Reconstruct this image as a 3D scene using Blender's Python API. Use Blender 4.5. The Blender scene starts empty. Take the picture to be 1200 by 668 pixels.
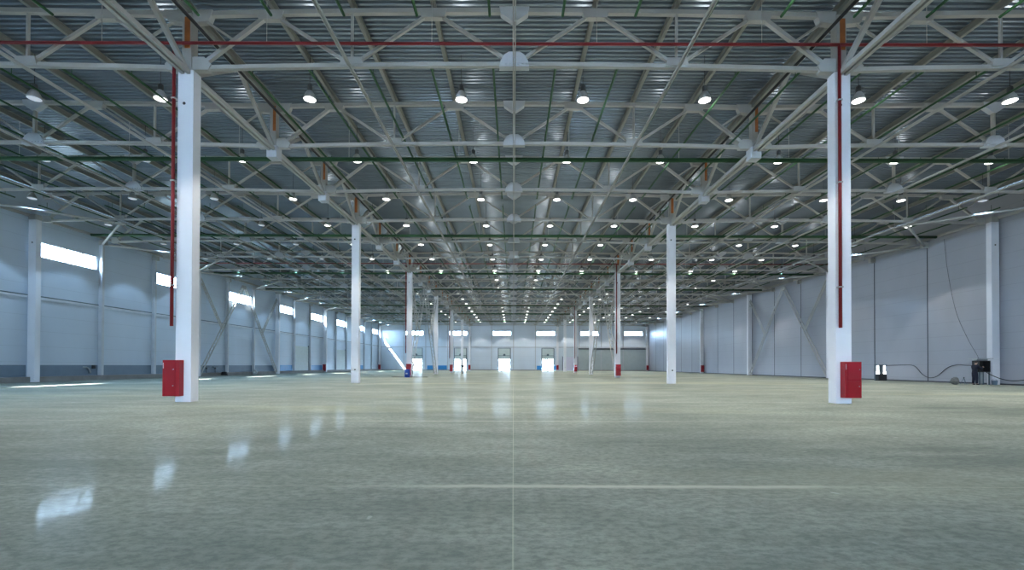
import bpy, bmesh, math, random
from mathutils import Vector, Matrix
random.seed(7)
SC = bpy.context.scene
COL = SC.collection
PI = math.pi

# ------------------------------------------------------------------ layout
F_PX = 537.0                       # focal length in pixels of a 1200 px wide frame
CAM_H = 1.35
R0, BAY = 16.85, 18.0              # first column row, column bay
ROWS = [R0 + BAY * i for i in range(7)]
TR = [R0 + 6 * k for k in range(19)]   # roof truss stations
BACK = 125.35                      # inner face of the back wall
FRONT = -19.5                      # wall behind the viewpoint
WX = 36.95                         # inner face of the side walls
ZB, ZT = 12.3, 14.3                # bottom / top chord centre lines
ZDECK = 14.90
CAMBER = 0.17

# ------------------------------------------------------------------ materials
def new_mat(name):
    m = bpy.data.materials.new(name); m.use_nodes = True
    nt = m.node_tree
    return m, nt, nt.nodes['Principled BSDF']

def N(nt, t, **kw):
    n = nt.nodes.new(t)
    for k, v in kw.items():
        if isinstance(v, bool) or isinstance(v, str): setattr(n, k, v)
        else: n.inputs[k].default_value = v
    return n

def paint(name, col, rough=0.5, metal=0.0, var=0.08, scale=1.5, stretch=(1, 1, 1), spec=0.5):
    """painted / raw surface with a soft blotchy variation of its own colour"""
    m, nt, b = new_mat(name)
    tc = N(nt, 'ShaderNodeTexCoord'); mp = N(nt, 'ShaderNodeMapping')
    mp.inputs['Scale'].default_value = stretch
    no = N(nt, 'ShaderNodeTexNoise'); no.inputs['Scale'].default_value = scale; no.inputs['Detail'].default_value = 5
    cr = N(nt, 'ShaderNodeValToRGB')
    c = Vector(col)
    cr.color_ramp.elements[0].position = .3; cr.color_ramp.elements[1].position = .7
    cr.color_ramp.elements[0].color = (*(c * (1 - var)), 1); cr.color_ramp.elements[1].color = (*(c * (1 + var)), 1)
    L = nt.links.new
    L(tc.outputs['Object'], mp.inputs['Vector']); L(mp.outputs['Vector'], no.inputs['Vector'])
    L(no.outputs['Fac'], cr.inputs['Fac']); L(cr.outputs['Color'], b.inputs['Base Color'])
    b.inputs['Roughness'].default_value = rough; b.inputs['Metallic'].default_value = metal
    b.inputs['Specular IOR Level'].default_value = spec
    return m

def emit(name, col, strength):
    m, nt, b = new_mat(name)
    b.inputs['Base Color'].default_value = (*col, 1)
    b.inputs['Emission Color'].default_value = (*col, 1); b.inputs['Emission Strength'].default_value = strength
    return m

def math_node(nt, op, a, b=None, c=None):
    n = nt.nodes.new('ShaderNodeMath'); n.operation = op
    for i, v in enumerate((a, b, c)):
        if v is None: continue
        if isinstance(v, (int, float)): n.inputs[i].default_value = v
        else: nt.links.new(v, n.inputs[i])
    return n.outputs[0]

def mix_col(nt, fac, a, b):
    n = nt.nodes.new('ShaderNodeMix'); n.data_type = 'RGBA'
    if isinstance(fac, (int, float)): n.inputs[0].default_value = fac
    else: nt.links.new(fac, n.inputs[0])
    for i, v in ((6, a), (7, b)):
        if isinstance(v, tuple): n.inputs[i].default_value = (*v, 1)
        else: nt.links.new(v, n.inputs[i])
    return n.outputs[2]

def ramp(nt, fac, stops):
    n = nt.nodes.new('ShaderNodeValToRGB')
    els = n.color_ramp.elements
    while len(els) < len(stops): els.new(.5)
    for e, (p, c) in zip(els, stops):
        e.position = p; e.color = (*c, 1) if isinstance(c, tuple) else (c, c, c, 1)
    nt.links.new(fac, n.inputs[0])
    return n.outputs['Color']

def noise(nt, vec, scale, detail=4, rough=.5):
    n = N(nt, 'ShaderNodeTexNoise'); n.inputs['Scale'].default_value = scale
    n.inputs['Detail'].default_value = detail; n.inputs['Roughness'].default_value = rough
    nt.links.new(vec, n.inputs['Vector'])
    return n.outputs['Fac']

def scaled(nt, vec, s, loc=(0, 0, 0)):
    m = N(nt, 'ShaderNodeMapping'); m.inputs['Scale'].default_value = s; m.inputs['Location'].default_value = loc
    nt.links.new(vec, m.inputs['Vector'])
    return m.outputs['Vector']

def floor_material():
    m, nt, b = new_mat('polished_concrete')
    tc = N(nt, 'ShaderNodeTexCoord'); o = tc.outputs['Object']
    sx = N(nt, 'ShaderNodeSeparateXYZ'); nt.links.new(o, sx.inputs[0])
    X, Y = sx.outputs[0], sx.outputs[1]
    base = ramp(nt, noise(nt, scaled(nt, o, (.16, .24, 1)), 1.0, 9, .62),
                [(.32, (.215, .238, .205)), (.5, (.305, .328, .278)), (.66, (.415, .435, .362))])
    # trowel / machine streaks running across the hall
    st = noise(nt, scaled(nt, o, (.45, 1.3, 1)), 1.0, 10, .68)
    base = mix_col(nt, math_node(nt, 'MULTIPLY', ramp(nt, st, [(.44, 0.0), (.60, 1.0)]), .42), base, (.43, .45, .39))
    fine = noise(nt, scaled(nt, o, (5.5, 8.5, 1)), 1.6, 10, .78)
    base = mix_col(nt, math_node(nt, 'MULTIPLY', ramp(nt, fine, [(.42, 1.0), (.56, 0.0)]), .52), base, (.13, .148, .138))
    mid = noise(nt, scaled(nt, o, (.8, 1.5, 1), (5, 2, 0)), 1.0, 12, .74)
    base = mix_col(nt, math_node(nt, 'MULTIPLY', ramp(nt, mid, [(.38, 1.0), (.52, 0.0)]), .30), base, (.175, .19, .17))
    # old yellowish dust tracks
    ty = noise(nt, scaled(nt, o, (.03, .16, 1), (3, 7, 0)), 1.0, 3, .5)
    base = mix_col(nt, math_node(nt, 'MULTIPLY', ramp(nt, ty, [(.56, 0.0), (.66, 1.0)]), .32), base, (.50, .49, .34))
    # saw-cut joints every 6 m
    def joint(c, off, w, per=6.0):
        d = math_node(nt, 'ABSOLUTE', math_node(nt, 'SUBTRACT', math_node(nt, 'MODULO', math_node(nt, 'ADD', c, per * 100 + off), per), per / 2))
        return math_node(nt, 'LESS_THAN', d, w)
    jx = joint(X, 12.0, .0065, 24.0)
    wob = math_node(nt, 'MULTIPLY', math_node(nt, 'SUBTRACT', noise(nt, scaled(nt, o, (.5, .1, 1)), 1, 4), .5), .10)
    jy = joint(math_node(nt, 'ADD', Y, wob), 3.0 - 5.14, .012)
    base = mix_col(nt, math_node(nt, 'MULTIPLY', jx, .42), base, (.60, .60, .45))
    # pale filler smeared along the cross joints, in broken lengths
    yw = math_node(nt, 'ADD', Y, math_node(nt, 'MULTIPLY', math_node(nt, 'SUBTRACT', noise(nt, scaled(nt, o, (1.3, .4, 1)), 1, 5), .5), .18))
    dj = math_node(nt, 'ABSOLUTE', math_node(nt, 'SUBTRACT', math_node(nt, 'MODULO', math_node(nt, 'ADD', yw, 600 + 3.0 - 5.14), 6.0), 3.0))
    band = math_node(nt, 'SUBTRACT', 1.0, math_node(nt, 'MINIMUM', math_node(nt, 'DIVIDE', dj, .10), 1.0))
    brk = ramp(nt, noise(nt, scaled(nt, o, (.22, .05, 1), (1.7, 0, 0)), 1.0, 3), [(.46, 0.0), (.60, 1.0)])
    def patch(x0, x1, y0):
        mr = N(nt, 'ShaderNodeMapRange'); mr.inputs[1].default_value = (x1 - x0) / 2; mr.inputs[2].default_value = (x1 - x0) / 2 - .8
        nt.links.new(math_node(nt, 'ABSOLUTE', math_node(nt, 'SUBTRACT', X, (x0 + x1) / 2)), mr.inputs[0])
        return math_node(nt, 'MULTIPLY', mr.outputs[0], math_node(nt, 'LESS_THAN', math_node(nt, 'ABSOLUTE', math_node(nt, 'SUBTRACT', Y, y0)), 1.0))
    brk = math_node(nt, 'MAXIMUM', math_node(nt, 'MULTIPLY', brk, .35), math_node(nt, 'MAXIMUM', patch(-1.4, 3.9, 5.14), math_node(nt, 'MULTIPLY', patch(-4.2, 4.4, 11.14), .7)))
    base = mix_col(nt, math_node(nt, 'MULTIPLY', math_node(nt, 'MULTIPLY', band, brk), .75), base, (.66, .63, .54))
    base = mix_col(nt, math_node(nt, 'MULTIPLY', jy, .28), base, (.56, .55, .44))
    # small pale scuffs
    sc = noise(nt, scaled(nt, o, (1.6, 1.0, 1)), 2.1, 2)
    base = mix_col(nt, math_node(nt, 'MULTIPLY', ramp(nt, sc, [(.735, 0.0), (.76, 1.0)]), .5), base, (.56, .57, .52))
    # matte concrete under a thin, uneven polish
    nt.nodes.remove(b)
    df = N(nt, 'ShaderNodeBsdfDiffuse'); gl = N(nt, 'ShaderNodeBsdfGlossy'); mx = N(nt, 'ShaderNodeMixShader')
    nt.links.new(base, df.inputs['Color'])
    gl.inputs['Roughness'].default_value = .24
    g2 = N(nt, 'ShaderNodeBsdfGlossy')
    nt.links.new(ramp(nt, noise(nt, scaled(nt, o, (.5, 1.6, 1)), 1.1, 6), [(.35, .03), (.65, .09)]), g2.inputs['Roughness'])
    gm = N(nt, 'ShaderNodeMixShader'); gm.inputs[0].default_value = .5
    bp = N(nt, 'ShaderNodeBump'); bp.inputs['Strength'].default_value = .12; bp.inputs['Distance'].default_value = .012
    nt.links.new(noise(nt, scaled(nt, o, (.6, 4.5, 1)), 1.6, 5, .6), bp.inputs['Height'])
    nt.links.new(bp.outputs[0], gl.inputs['Normal']); nt.links.new(bp.outputs[0], g2.inputs['Normal'])
    nt.links.new(gl.outputs[0], gm.inputs[1]); nt.links.new(g2.outputs[0], gm.inputs[2])
    lw = N(nt, 'ShaderNodeLayerWeight'); lw.inputs[0].default_value = .5
    wear = ramp(nt, noise(nt, scaled(nt, o, (.8, 5.0, 1), (2, 1, 0)), 1.2, 8, .65), [(.36, .45), (.60, 1.0)])
    fac = math_node(nt, 'ADD', math_node(nt, 'MULTIPLY', math_node(nt, 'POWER', lw.outputs['Facing'], 4.0), .032), .030)
    nt.links.new(math_node(nt, 'MULTIPLY', fac, wear), mx.inputs[0])
    nt.links.new(df.outputs[0], mx.inputs[1]); nt.links.new(gm.outputs[0], mx.inputs[2])
    nt.links.new(mx.outputs[0], nt.nodes['Material Output'].inputs[0])
    return m

def panel_material(name, col, pitch=1.19, rough=.45, vertical=True):
    """flat sandwich panel: faint horizontal joints, very fine ribs"""
    m, nt, b = new_mat(name)
    tc = N(nt, 'ShaderNodeTexCoord'); o = tc.outputs['Object']
    sx = N(nt, 'ShaderNodeSeparateXYZ'); nt.links.new(o, sx.inputs[0])
    d = math_node(nt, 'ABSOLUTE', math_node(nt, 'SUBTRACT', math_node(nt, 'MODULO', math_node(nt, 'ADD', sx.outputs[2], 100.2), pitch), pitch / 2))
    j = math_node(nt, 'LESS_THAN', d, .014)
    c = Vector(col)
    base = ramp(nt, noise(nt, scaled(nt, o, (.3, .3, .12)), 1.0, 4), [(.3, tuple(c * .95)), (.7, tuple(c * 1.05))])
    base = mix_col(nt, math_node(nt, 'MULTIPLY', j, .35), base, tuple(c * .55))
    nt.links.new(base, b.inputs['Base Color'])
    b.inputs['Roughness'].default_value = rough
    return m

def glass_material():
    m, nt, b = new_mat('window_glass')
    nt.nodes.remove(b)
    out = nt.nodes['Material Output']
    tr = N(nt, 'ShaderNodeBsdfTransparent'); tr.inputs[0].default_value = (.93, .96, .97, 1)
    gl = N(nt, 'ShaderNodeBsdfGlossy'); gl.inputs['Roughness'].default_value = .02
    lw = N(nt, 'ShaderNodeLayerWeight'); lw.inputs[0].default_value = .5
    fac = math_node(nt, 'ADD', math_node(nt, 'MULTIPLY', math_node(nt, 'POWER', lw.outputs['Facing'], 5.0), .8), .03)
    mx = N(nt, 'ShaderNodeMixShader')
    nt.links.new(fac, mx.inputs[0]); nt.links.new(tr.outputs[0], mx.inputs[1]); nt.links.new(gl.outputs[0], mx.inputs[2])
    nt.links.new(mx.outputs[0], out.inputs[0])
    return m

M = {}
M['floor'] = floor_material()
M['deck'] = paint('galvanised_roof_deck', (.31, .37, .435), .24, .5, .10, .35, (1, .25, 1), .8)
M['steel'] = paint('pale_grey_steel_paint', (.47, .463, .445), .55, 0, .08, .8)
M['purlin'] = paint('dull_grey_steel_paint', (.27, .275, .25), .5, 0, .08, .8)
M['concrete'] = paint('white_painted_concrete', (.86, .86, .90), .55, 0, .03, .7)
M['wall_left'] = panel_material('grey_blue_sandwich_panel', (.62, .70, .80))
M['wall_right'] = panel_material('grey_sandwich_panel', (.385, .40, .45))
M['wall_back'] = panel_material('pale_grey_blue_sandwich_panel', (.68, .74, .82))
M['post'] = paint('light_grey_post_paint', (.60, .62, .66), .5, 0, .05)
M['joint'] = paint('dark_joint_strip', (.05, .055, .07), .6)
M['kerb'] = paint('raw_concrete_plinth', (.26, .245, .23), .8, 0, .15, 1.2)
M['girt'] = paint('wall_rail_grey', (.50, .51, .54), .5)
M['rail'] = paint('pale_wall_rail', (.66, .70, .76), .5)
M['dado'] = paint('grey_green_lower_panel', (.42, .475, .485), .5, 0, .04)
M['slate'] = paint('slate_blue_wall_band', (.17, .23, .30), .5, 0, .06)
M['blue'] = paint('bright_blue_wall_band', (.03, .24, .55), .45, 0, .06)
M['red'] = paint('red_enamel', (.30, .004, .012), .3, 0, .06)
M['redglass'] = paint('glossy_red_panel', (.34, .018, .032), .1, 0, .05)
M['redpipe'] = paint('red_pipe_paint', (.21, .007, .011), .6, 0, .06)
M['greenpipe'] = paint('dark_green_pipe_paint', (.016, .075, .026), .75, 0, .1)
M['rust'] = paint('orange_primer', (.42, .13, .03), .7, 0, .2, 3)
M['black'] = paint('black_rubber', (.015, .015, .017), .5)
M['chrome'] = paint('bright_metal', (.75, .75, .77), .25, 1.0, .03)
M['alu'] = paint('lamp_reflector_metal', (.55, .55, .55), .5, 0, .05)
M['ballast'] = paint('dark_lamp_housing', (.10, .11, .12), .5)
M['frame'] = paint('white_window_frame', (.75, .76, .78), .4)
M['glass'] = glass_material()
M['gate'] = paint('pale_sectional_gate', (.60, .66, .64), .5, 0, .04)
M['lilac'] = paint('pale_lilac_gate', (.74, .70, .84), .5, 0, .03)
M['track'] = paint('dark_gate_track', (.10, .14, .17), .5)
M['drum'] = paint('blue_drum_plastic', (.012, .06, .33), .35, 0, .1)
M['floor_shade'] = paint('floor_shade_brown', (.10, .085, .07), .8, 0, .2, 4)  # dark tone for the strip that imitates shadow on the floor
M['ground'] = paint('pale_yard_concrete', (.12, .125, .11), .9, 0, .1, .4)
M['leaf'] = paint('green_leaves', (.006, .011, .0025), .9, 0, .3, 2.5)
M['bark'] = paint('bark', (.16, .11, .07), .9, 0, .2, 5)
M['skin'] = paint('skin', (.55, .33, .25), .55, 0, .05, 8)
M['hair'] = paint('dark_hair', (.03, .022, .018), .6, 0, .2, 20)
M['navy'] = paint('navy_work_cloth', (.014, .017, .035), .9, 0, .15, 6)
M['greycloth'] = paint('grey_cloth', (.30, .31, .34), .9, 0, .1, 6)
M['blackcloth'] = paint('black_cloth', (.016, .016, .02), .9, 0, .1, 6)
M['sack'] = paint('grey_sacking', (.16, .165, .16), .95, 0, .2, 6)
M['cabinet'] = paint('dark_electrical_box', (.022, .022, .024), .4)
M['pale_metal'] = paint('pale_metal_sheet', (.45, .47, .48), .5)
M['tube'] = emit('white_light_tube', (1, .98, .95), 4)
M['lens'] = emit('lamp_lens', (1, 1, .97), 5)
M['lens_off'] = emit('dim_lamp_lens', (.80, .88, 1), .35)
M['lens_off'].cycles.emission_sampling = 'NONE'
M['lens'].cycles.emission_sampling = 'NONE'
M['tube'].cycles.emission_sampling = 'NONE'

# ------------------------------------------------------------------ mesh builder
class MB:
    def __init__(s): s.v, s.f = [], []
    def quadbox(s, c8):
        n = len(s.v); s.v += [tuple(p) for p in c8]
        for q in ((0, 3, 2, 1), (4, 5, 6, 7), (0, 1, 5, 4), (1, 2, 6, 5), (2, 3, 7, 6), (3, 0, 4, 7)):
            s.f.append(tuple(n + i for i in q))
        return s
    def box(s, x0, x1, y0, y1, z0, z1):
        return s.quadbox([(x0, y0, z0), (x1, y0, z0), (x1, y1, z0), (x0, y1, z0), (x0, y0, z1), (x1, y0, z1), (x1, y1, z1), (x0, y1, z1)])
    def bar(s, p, q, w, h=None, up=(0, 0, 1)):
        """square / rectangular bar from p to q: w across, h along 'up'"""
        p, q = Vector(p), Vector(q); h = h or w
        d = (q - p).normalized(); u = Vector(up)
        if abs(d.dot(u)) > .98: u = Vector((0, 1, 0))
        a = d.cross(u).normalized(); b = a.cross(d).normalized()
        a *= w / 2; b *= h / 2
        return s.quadbox([p - a - b, p + a - b, p + a + b, p - a + b, q - a - b, q + a - b, q + a + b, q - a + b])
    def tube(s, pts, r, n=8, cap=True):
        pts = [Vector(p) for p in pts]
        rs = r if isinstance(r, (list, tuple)) else [r] * len(pts)
        n0 = len(s.v); prev = None
        for i, p in enumerate(pts):
            d = (pts[min(i + 1, len(pts) - 1)] - pts[max(i - 1, 0)]).normalized()
            if prev is None:
                u = Vector((0, 0, 1)) if abs(d.z) < .9 else Vector((1, 0, 0))
            else: u = prev
            a = (u - d * u.dot(d)).normalized(); prev = a; b = d.cross(a)
            for k in range(n):
                t = 2 * PI * k / n
                s.v.append(tuple(p + (a * math.cos(t) + b * math.sin(t)) * rs[i]))
        for i in range(len(pts) - 1):
            for k in range(n):
                k2 = (k + 1) % n
                s.f.append((n0 + i * n + k, n0 + i * n + k2, n0 + (i + 1) * n + k2, n0 + (i + 1) * n + k))
        if cap:
            s.f.append(tuple(n0 + k for k in reversed(range(n))))
            s.f.append(tuple(n0 + (len(pts) - 1) * n + k for k in range(n)))
        return s
    def lathe(s, prof, n=20, c=(0, 0, 0)):
        """prof: (r, z) from bottom to top"""
        n0 = len(s.v)
        for r, z in prof:
            for k in range(n):
                t = 2 * PI * k / n
                s.v.append((c[0] + r * math.cos(t), c[1] + r * math.sin(t), c[2] + z))
        for i in range(len(prof) - 1):
            for k in range(n):
                k2 = (k + 1) % n
                s.f.append((n0 + i * n + k, n0 + i * n + k2, n0 + (i + 1) * n + k2, n0 + (i + 1) * n + k))
        s.f.append(tuple(n0 + k for k in reversed(range(n))))
        s.f.append(tuple(n0 + (len(prof) - 1) * n + k for k in range(n)))
        return s
    def prism(s, poly, y0, y1):
        """outline in x,z pushed through y0..y1"""
        n = len(poly); n0 = len(s.v)
        s.v += [(x, y0, z) for x, z in poly] + [(x, y1, z) for x, z in poly]
        s.f.append(tuple(range(n0, n0 + n))); s.f.append(tuple(n0 + n + i for i in reversed(range(n))))
        for i in range(n):
            j = (i + 1) % n
            s.f.append((n0 + j, n0 + i, n0 + n + i, n0 + n + j))
        return s
    def mesh(s, name, m, smooth=False, bevel=0):
        me = bpy.data.meshes.new(name); me.from_pydata(s.v, [], s.f)
        bm = bmesh.new(); bm.from_mesh(me)
        bmesh.ops.recalc_face_normals(bm, faces=bm.faces[:])
        if bevel: bmesh.ops.bevel(bm, geom=bm.edges[:], offset=bevel, segments=2, affect='EDGES', profile=.7)
        bm.to_mesh(me); bm.free()
        me.materials.append(m)
        if smooth:
            for p in me.polygons: p.use_smooth = True
        return me

def link(name, me, parent=None, loc=(0, 0, 0)):
    o = bpy.data.objects.new(name, me); COL.objects.link(o)
    o.location = loc
    if parent: o.parent = parent
    return o
def put(name, mb, m, parent=None, loc=(0, 0, 0), smooth=False, bevel=0):
    return link(name, mb.mesh(name, m, smooth, bevel), parent, loc)
def tag(o, label=None, cat=None, group=None, kind=None):
    if label: o['label'] = label
    if cat: o['category'] = cat
    if group: o['group'] = group
    if kind: o['kind'] = kind
    return o
def thing(name, loc, label, cat, group=None):
    o = bpy.data.objects.new(name, None); COL.objects.link(o); o.location = loc
    o.empty_display_size = .2
    return tag(o, label, cat, group, 'thing')
def copy_tree(o, parent=None):
    c = o.copy(); COL.objects.link(c)
    if parent: c.parent = parent
    for ch in o.children: copy_tree(ch, c)
    return c
ORD = ['first', 'second', 'third', 'fourth', 'fifth', 'sixth', 'seventh', 'eighth', 'ninth', 'tenth', 'eleventh', 'twelfth',
       'thirteenth', 'fourteenth', 'fifteenth', 'sixteenth', 'seventeenth', 'eighteenth', 'nineteenth', 'twentieth',
       'twenty-first', 'twenty-second', 'twenty-third', 'twenty-fourth', 'twenty-fifth']

# ------------------------------------------------------------------ walls with openings
def wall_mesh(u0, u1, z0, z1, holes, place, th):
    """u,z rectangle with rectangular holes; place(u, z, depth) -> point; depth 0 is the inner face"""
    us = sorted({u0, u1, *[h[0] for h in holes], *[h[1] for h in holes]})
    zs = sorted({z0, z1, *[h[2] for h in holes], *[h[3] for h in holes]})
    def solid(i, j):
        if not (0 <= i < len(us) - 1 and 0 <= j < len(zs) - 1): return False
        um, zm = (us[i] + us[i + 1]) / 2, (zs[j] + zs[j + 1]) / 2
        return not any(h[0] < um < h[1] and h[2] < zm < h[3] for h in holes)
    mb = MB()
    def quad(*p):
        n = len(mb.v); mb.v += [tuple(place(*q)) for q in p]; mb.f.append((n, n + 1, n + 2, n + 3))
    for i in range(len(us) - 1):
        for j in range(len(zs) - 1):
            if not solid(i, j): continue
            a, b, c, d = us[i], us[i + 1], zs[j], zs[j + 1]
            quad((a, c, 0), (b, c, 0), (b, d, 0), (a, d, 0)); quad((a, c, th), (a, d, th), (b, d, th), (b, c, th))
            if not solid(i - 1, j): quad((a, c, 0), (a, d, 0), (a, d, th), (a, c, th))
            if not solid(i + 1, j): quad((b, c, 0), (b, c, th), (b, d, th), (b, d, 0))
            if not solid(i, j - 1): quad((a, c, 0), (a, c, th), (b, c, th), (b, c, 0))
            if not solid(i, j + 1): quad((a, d, 0), (b, d, 0), (b, d, th), (a, d, th))
    return mb
def merged(mb, name, m):
    me = bpy.data.meshes.new(name); me.from_pydata(mb.v, [], mb.f)
    bm = bmesh.new(); bm.from_mesh(me); bmesh.ops.remove_doubles(bm, verts=bm.verts[:], dist=1e-4)
    bmesh.ops.recalc_face_normals(bm, faces=bm.faces[:]); bm.to_mesh(me); bm.free()
    me.materials.append(m)
    return me

WTH = .2
L_place = lambda u, z, d: (-WX - d, u, z)
R_place = lambda u, z, d: (WX + d, u, z)
B_place = lambda u, z, d: (u, BACK + d, z)
F_place = lambda u, z, d: (u, FRONT - d, z)
WZ0, WZ1 = 9.72, 10.92             # window sill / head
Y0 = ROWS[1]                       # k = 0 wall panel starts at the second column row
lefts = []
for k in range(-8, 15):
    if k % 2 == 0:
        a = Y0 + 6 * k
        lefts.append((a + .28, a + 5.72, WZ0, WZ1, k))
backs = [(x + .35, x + 5.3, WZ0 - .1, WZ1 - .2) for x in (-30, -18, -6, 6, 18, 30)]
gates = [(-28.1, -25.0), (-16.05, -12.95), (-4.05, -.95), (7.85, 10.95)]
fronts = [(x + .3, x + 5.7, 8.6, 11.2) for x in (-30, -12, 6, 24)]
fgates = [(-13.5, -10.5, 0, 3.6), (10.5, 13.5, 0, 3.6)]

floor = put('floor', MB().box(-WX - WTH, WX + WTH, FRONT - WTH, BACK + WTH, -.3, 0), M['floor']); tag(floor, kind='structure')
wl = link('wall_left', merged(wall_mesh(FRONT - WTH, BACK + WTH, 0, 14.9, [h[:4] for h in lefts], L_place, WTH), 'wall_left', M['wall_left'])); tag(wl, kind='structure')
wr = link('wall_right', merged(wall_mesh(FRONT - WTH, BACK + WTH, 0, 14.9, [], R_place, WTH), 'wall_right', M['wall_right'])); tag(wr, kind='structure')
wb = link('wall_back', merged(wall_mesh(-WX, WX, 0, 14.9, backs + [(a, b, 0, 3.1) for a, b in gates], B_place, WTH), 'wall_back', M['wall_back'])); tag(wb, kind='structure')
wf = link('wall_front', merged(wall_mesh(-WX, WX, 0, 14.9, fronts + fgates, F_place, WTH), 'wall_front', M['wall_back'])); tag(wf, kind='structure')

# corrugated roof deck: ribs run across the hall
mb = MB(); p = .25; y = FRONT - WTH; prof = []
while y < BACK + WTH + .1:
    prof += [(y, ZDECK), (y + .10, ZDECK), (y + .135, ZDECK + .11), (y + .215, ZDECK + .11)]
    y += p
for i, (yy, zz) in enumerate(prof):
    mb.v += [(-WX - WTH, yy, zz), (WX + WTH, yy, zz)]
    if i: mb.f.append((2 * i - 2, 2 * i - 1, 2 * i + 1, 2 * i))
me = bpy.data.meshes.new('ceiling'); me.from_pydata(mb.v, [], mb.f); me.materials.append(M['deck'])
ceil = link('ceiling', me); tag(ceil, kind='structure')
roof = put('ceiling_top_cover', MB().box(-WX - .3, WX + .3, FRONT - .3, BACK + .5, ZDECK + .16, ZDECK + .36), M['kerb'], ceil)
roof.name = 'insulation_layer'

# windows: frame + one sheet of panes each
wn = [0]
def window(a, b, z0, z1, place, depth=.09, n=4):
    wn[0] += 1
    f = MB(); d0, d1 = depth - .035, depth + .035
    def bx(u0, u1, w0, w1, e0, e1):
        f.quadbox([place(u0, w0, e0), place(u1, w0, e0), place(u1, w0, e1), place(u0, w0, e1), place(u0, w1, e0), place(u1, w1, e0), place(u1, w1, e1), place(u0, w1, e1)])
    w = .06
    bx(a, b, z0, z0 + w, d0, d1); bx(a, b, z1 - w, z1, d0, d1)
    bx(a, a + w, z0 + w, z1 - w, d0, d1); bx(b - w, b, z0 + w, z1 - w, d0, d1)
    for i in range(1, n):
        u = a + (b - a) * i / n
        bx(u - .035, u + .035, z0 + w, z1 - w, d0, d1)
    o = put('window_%d' % wn[0], f, M['frame']); tag(o, kind='structure')
    g = MB()
    g.quadbox([place(a, z0, depth - .004), place(b, z0, depth - .004), place(b, z0, depth + .004), place(a, z0, depth + .004),
               place(a, z1, depth - .004), place(b, z1, depth - .004), place(b, z1, depth + .004), place(a, z1, depth + .004)])
    put('pane', g, M['glass'], o)
for a, b, z0, z1, k in lefts: window(a, b, z0, z1, L_place)
for a, b, z0, z1 in backs: window(a, b, z0, z1, B_place)
for a, b, z0, z1 in fronts: window(a, b, z0, z1, F_place)

# wall posts, rails and joint strips belong to the walls
for k in range(-8, 16):
    yk = Y0 + 6 * k
    if k % 3:                       # concrete columns stand at every third station
        put('post', MB().box(-WX, -WX + .32, yk - .12, yk + .12, .40, 12.25), M['post'], wl)
        put('bracket', MB().box(-WX, -WX + .55, yk - .16, yk + .16, 12.0, 12.42), M['steel'], wl)
        put('bracket', MB().box(WX - .5, WX, yk - .16, yk + .16, 11.95, 12.42), M['steel'], wr)
    put('joint_strip', MB().box(WX - .012, WX + .01, yk - .045, yk + .045, .02, 12.5), M['joint'], wr)
rl = put('wall_rail', MB().box(-WX, -WX + .14, FRONT, BACK, 6.42, 6.58), M['rail'], wl)
put('painted_shadow_line', MB().box(-WX, -WX + .03, FRONT, BACK, 6.58, 6.68), M['track'], rl)  # dark strip standing in for the shadow line above the rail
put('plinth', MB().box(-WX, -WX + .42, FRONT, BACK, 0, .40), M['kerb'], wl)
put('plinth', MB().box(WX - .05, WX, FRONT, BACK, 0, .10), M['joint'], wr)
for x in range(-30, 36, 6):
    if abs(x) != 12:
        put('post', MB().box(x - .09, x + .09, BACK - .12, BACK, .1, 12.2), M['girt'], wb)
put('wall_rail', MB().box(-WX, WX, BACK - .16, BACK, 6.30, 6.48), M['girt'], wb)
put('plinth', MB().box(-WX, -28.3, BACK - .07, BACK, 0, .22).box(-24.8, -16.3, BACK - .07, BACK, 0, .22).box(-12.7, -4.3, BACK - .07, BACK, 0, .22)
    .box(-.7, 7.6, BACK - .07, BACK, 0, .22).box(17.6, WX, BACK - .07, BACK, 0, .22), M['kerb'], wb)
put('dark_rail', MB().box(17.7, WX, BACK - .2, BACK, 5.85, 6.12), M['joint'], wb)
# painted bands low on the walls
tn = [0]
def band(mb, m):
    tn[0] += 1
    tag(put('trim_%d' % tn[0], mb, m), kind='structure')
for k in range(-8, 15):
    a = Y0 + 6 * k
    if k <= 3 or k in (4, 5): band(MB().box(-WX - .01, -WX + .02, a + .15, a + 5.85, .41, 1.30), M['slate'])
    elif k in (6, 8, 12): band(MB().box(-WX - .01, -WX + .03, a + .45, a + 5.6, .41, 1.35), M['blue'])
for x0, x1 in ((-23.6, -18.2), (6.4, 7.75), (11.05, 12.2)):
    band(MB().box(x0, x1, BACK - .03, BACK + .01, .24, 1.35), M['blue'])

band(MB().box(17.75, WX - .02, BACK - .025, BACK + .01, .23, 5.84), M['dado'])

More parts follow.
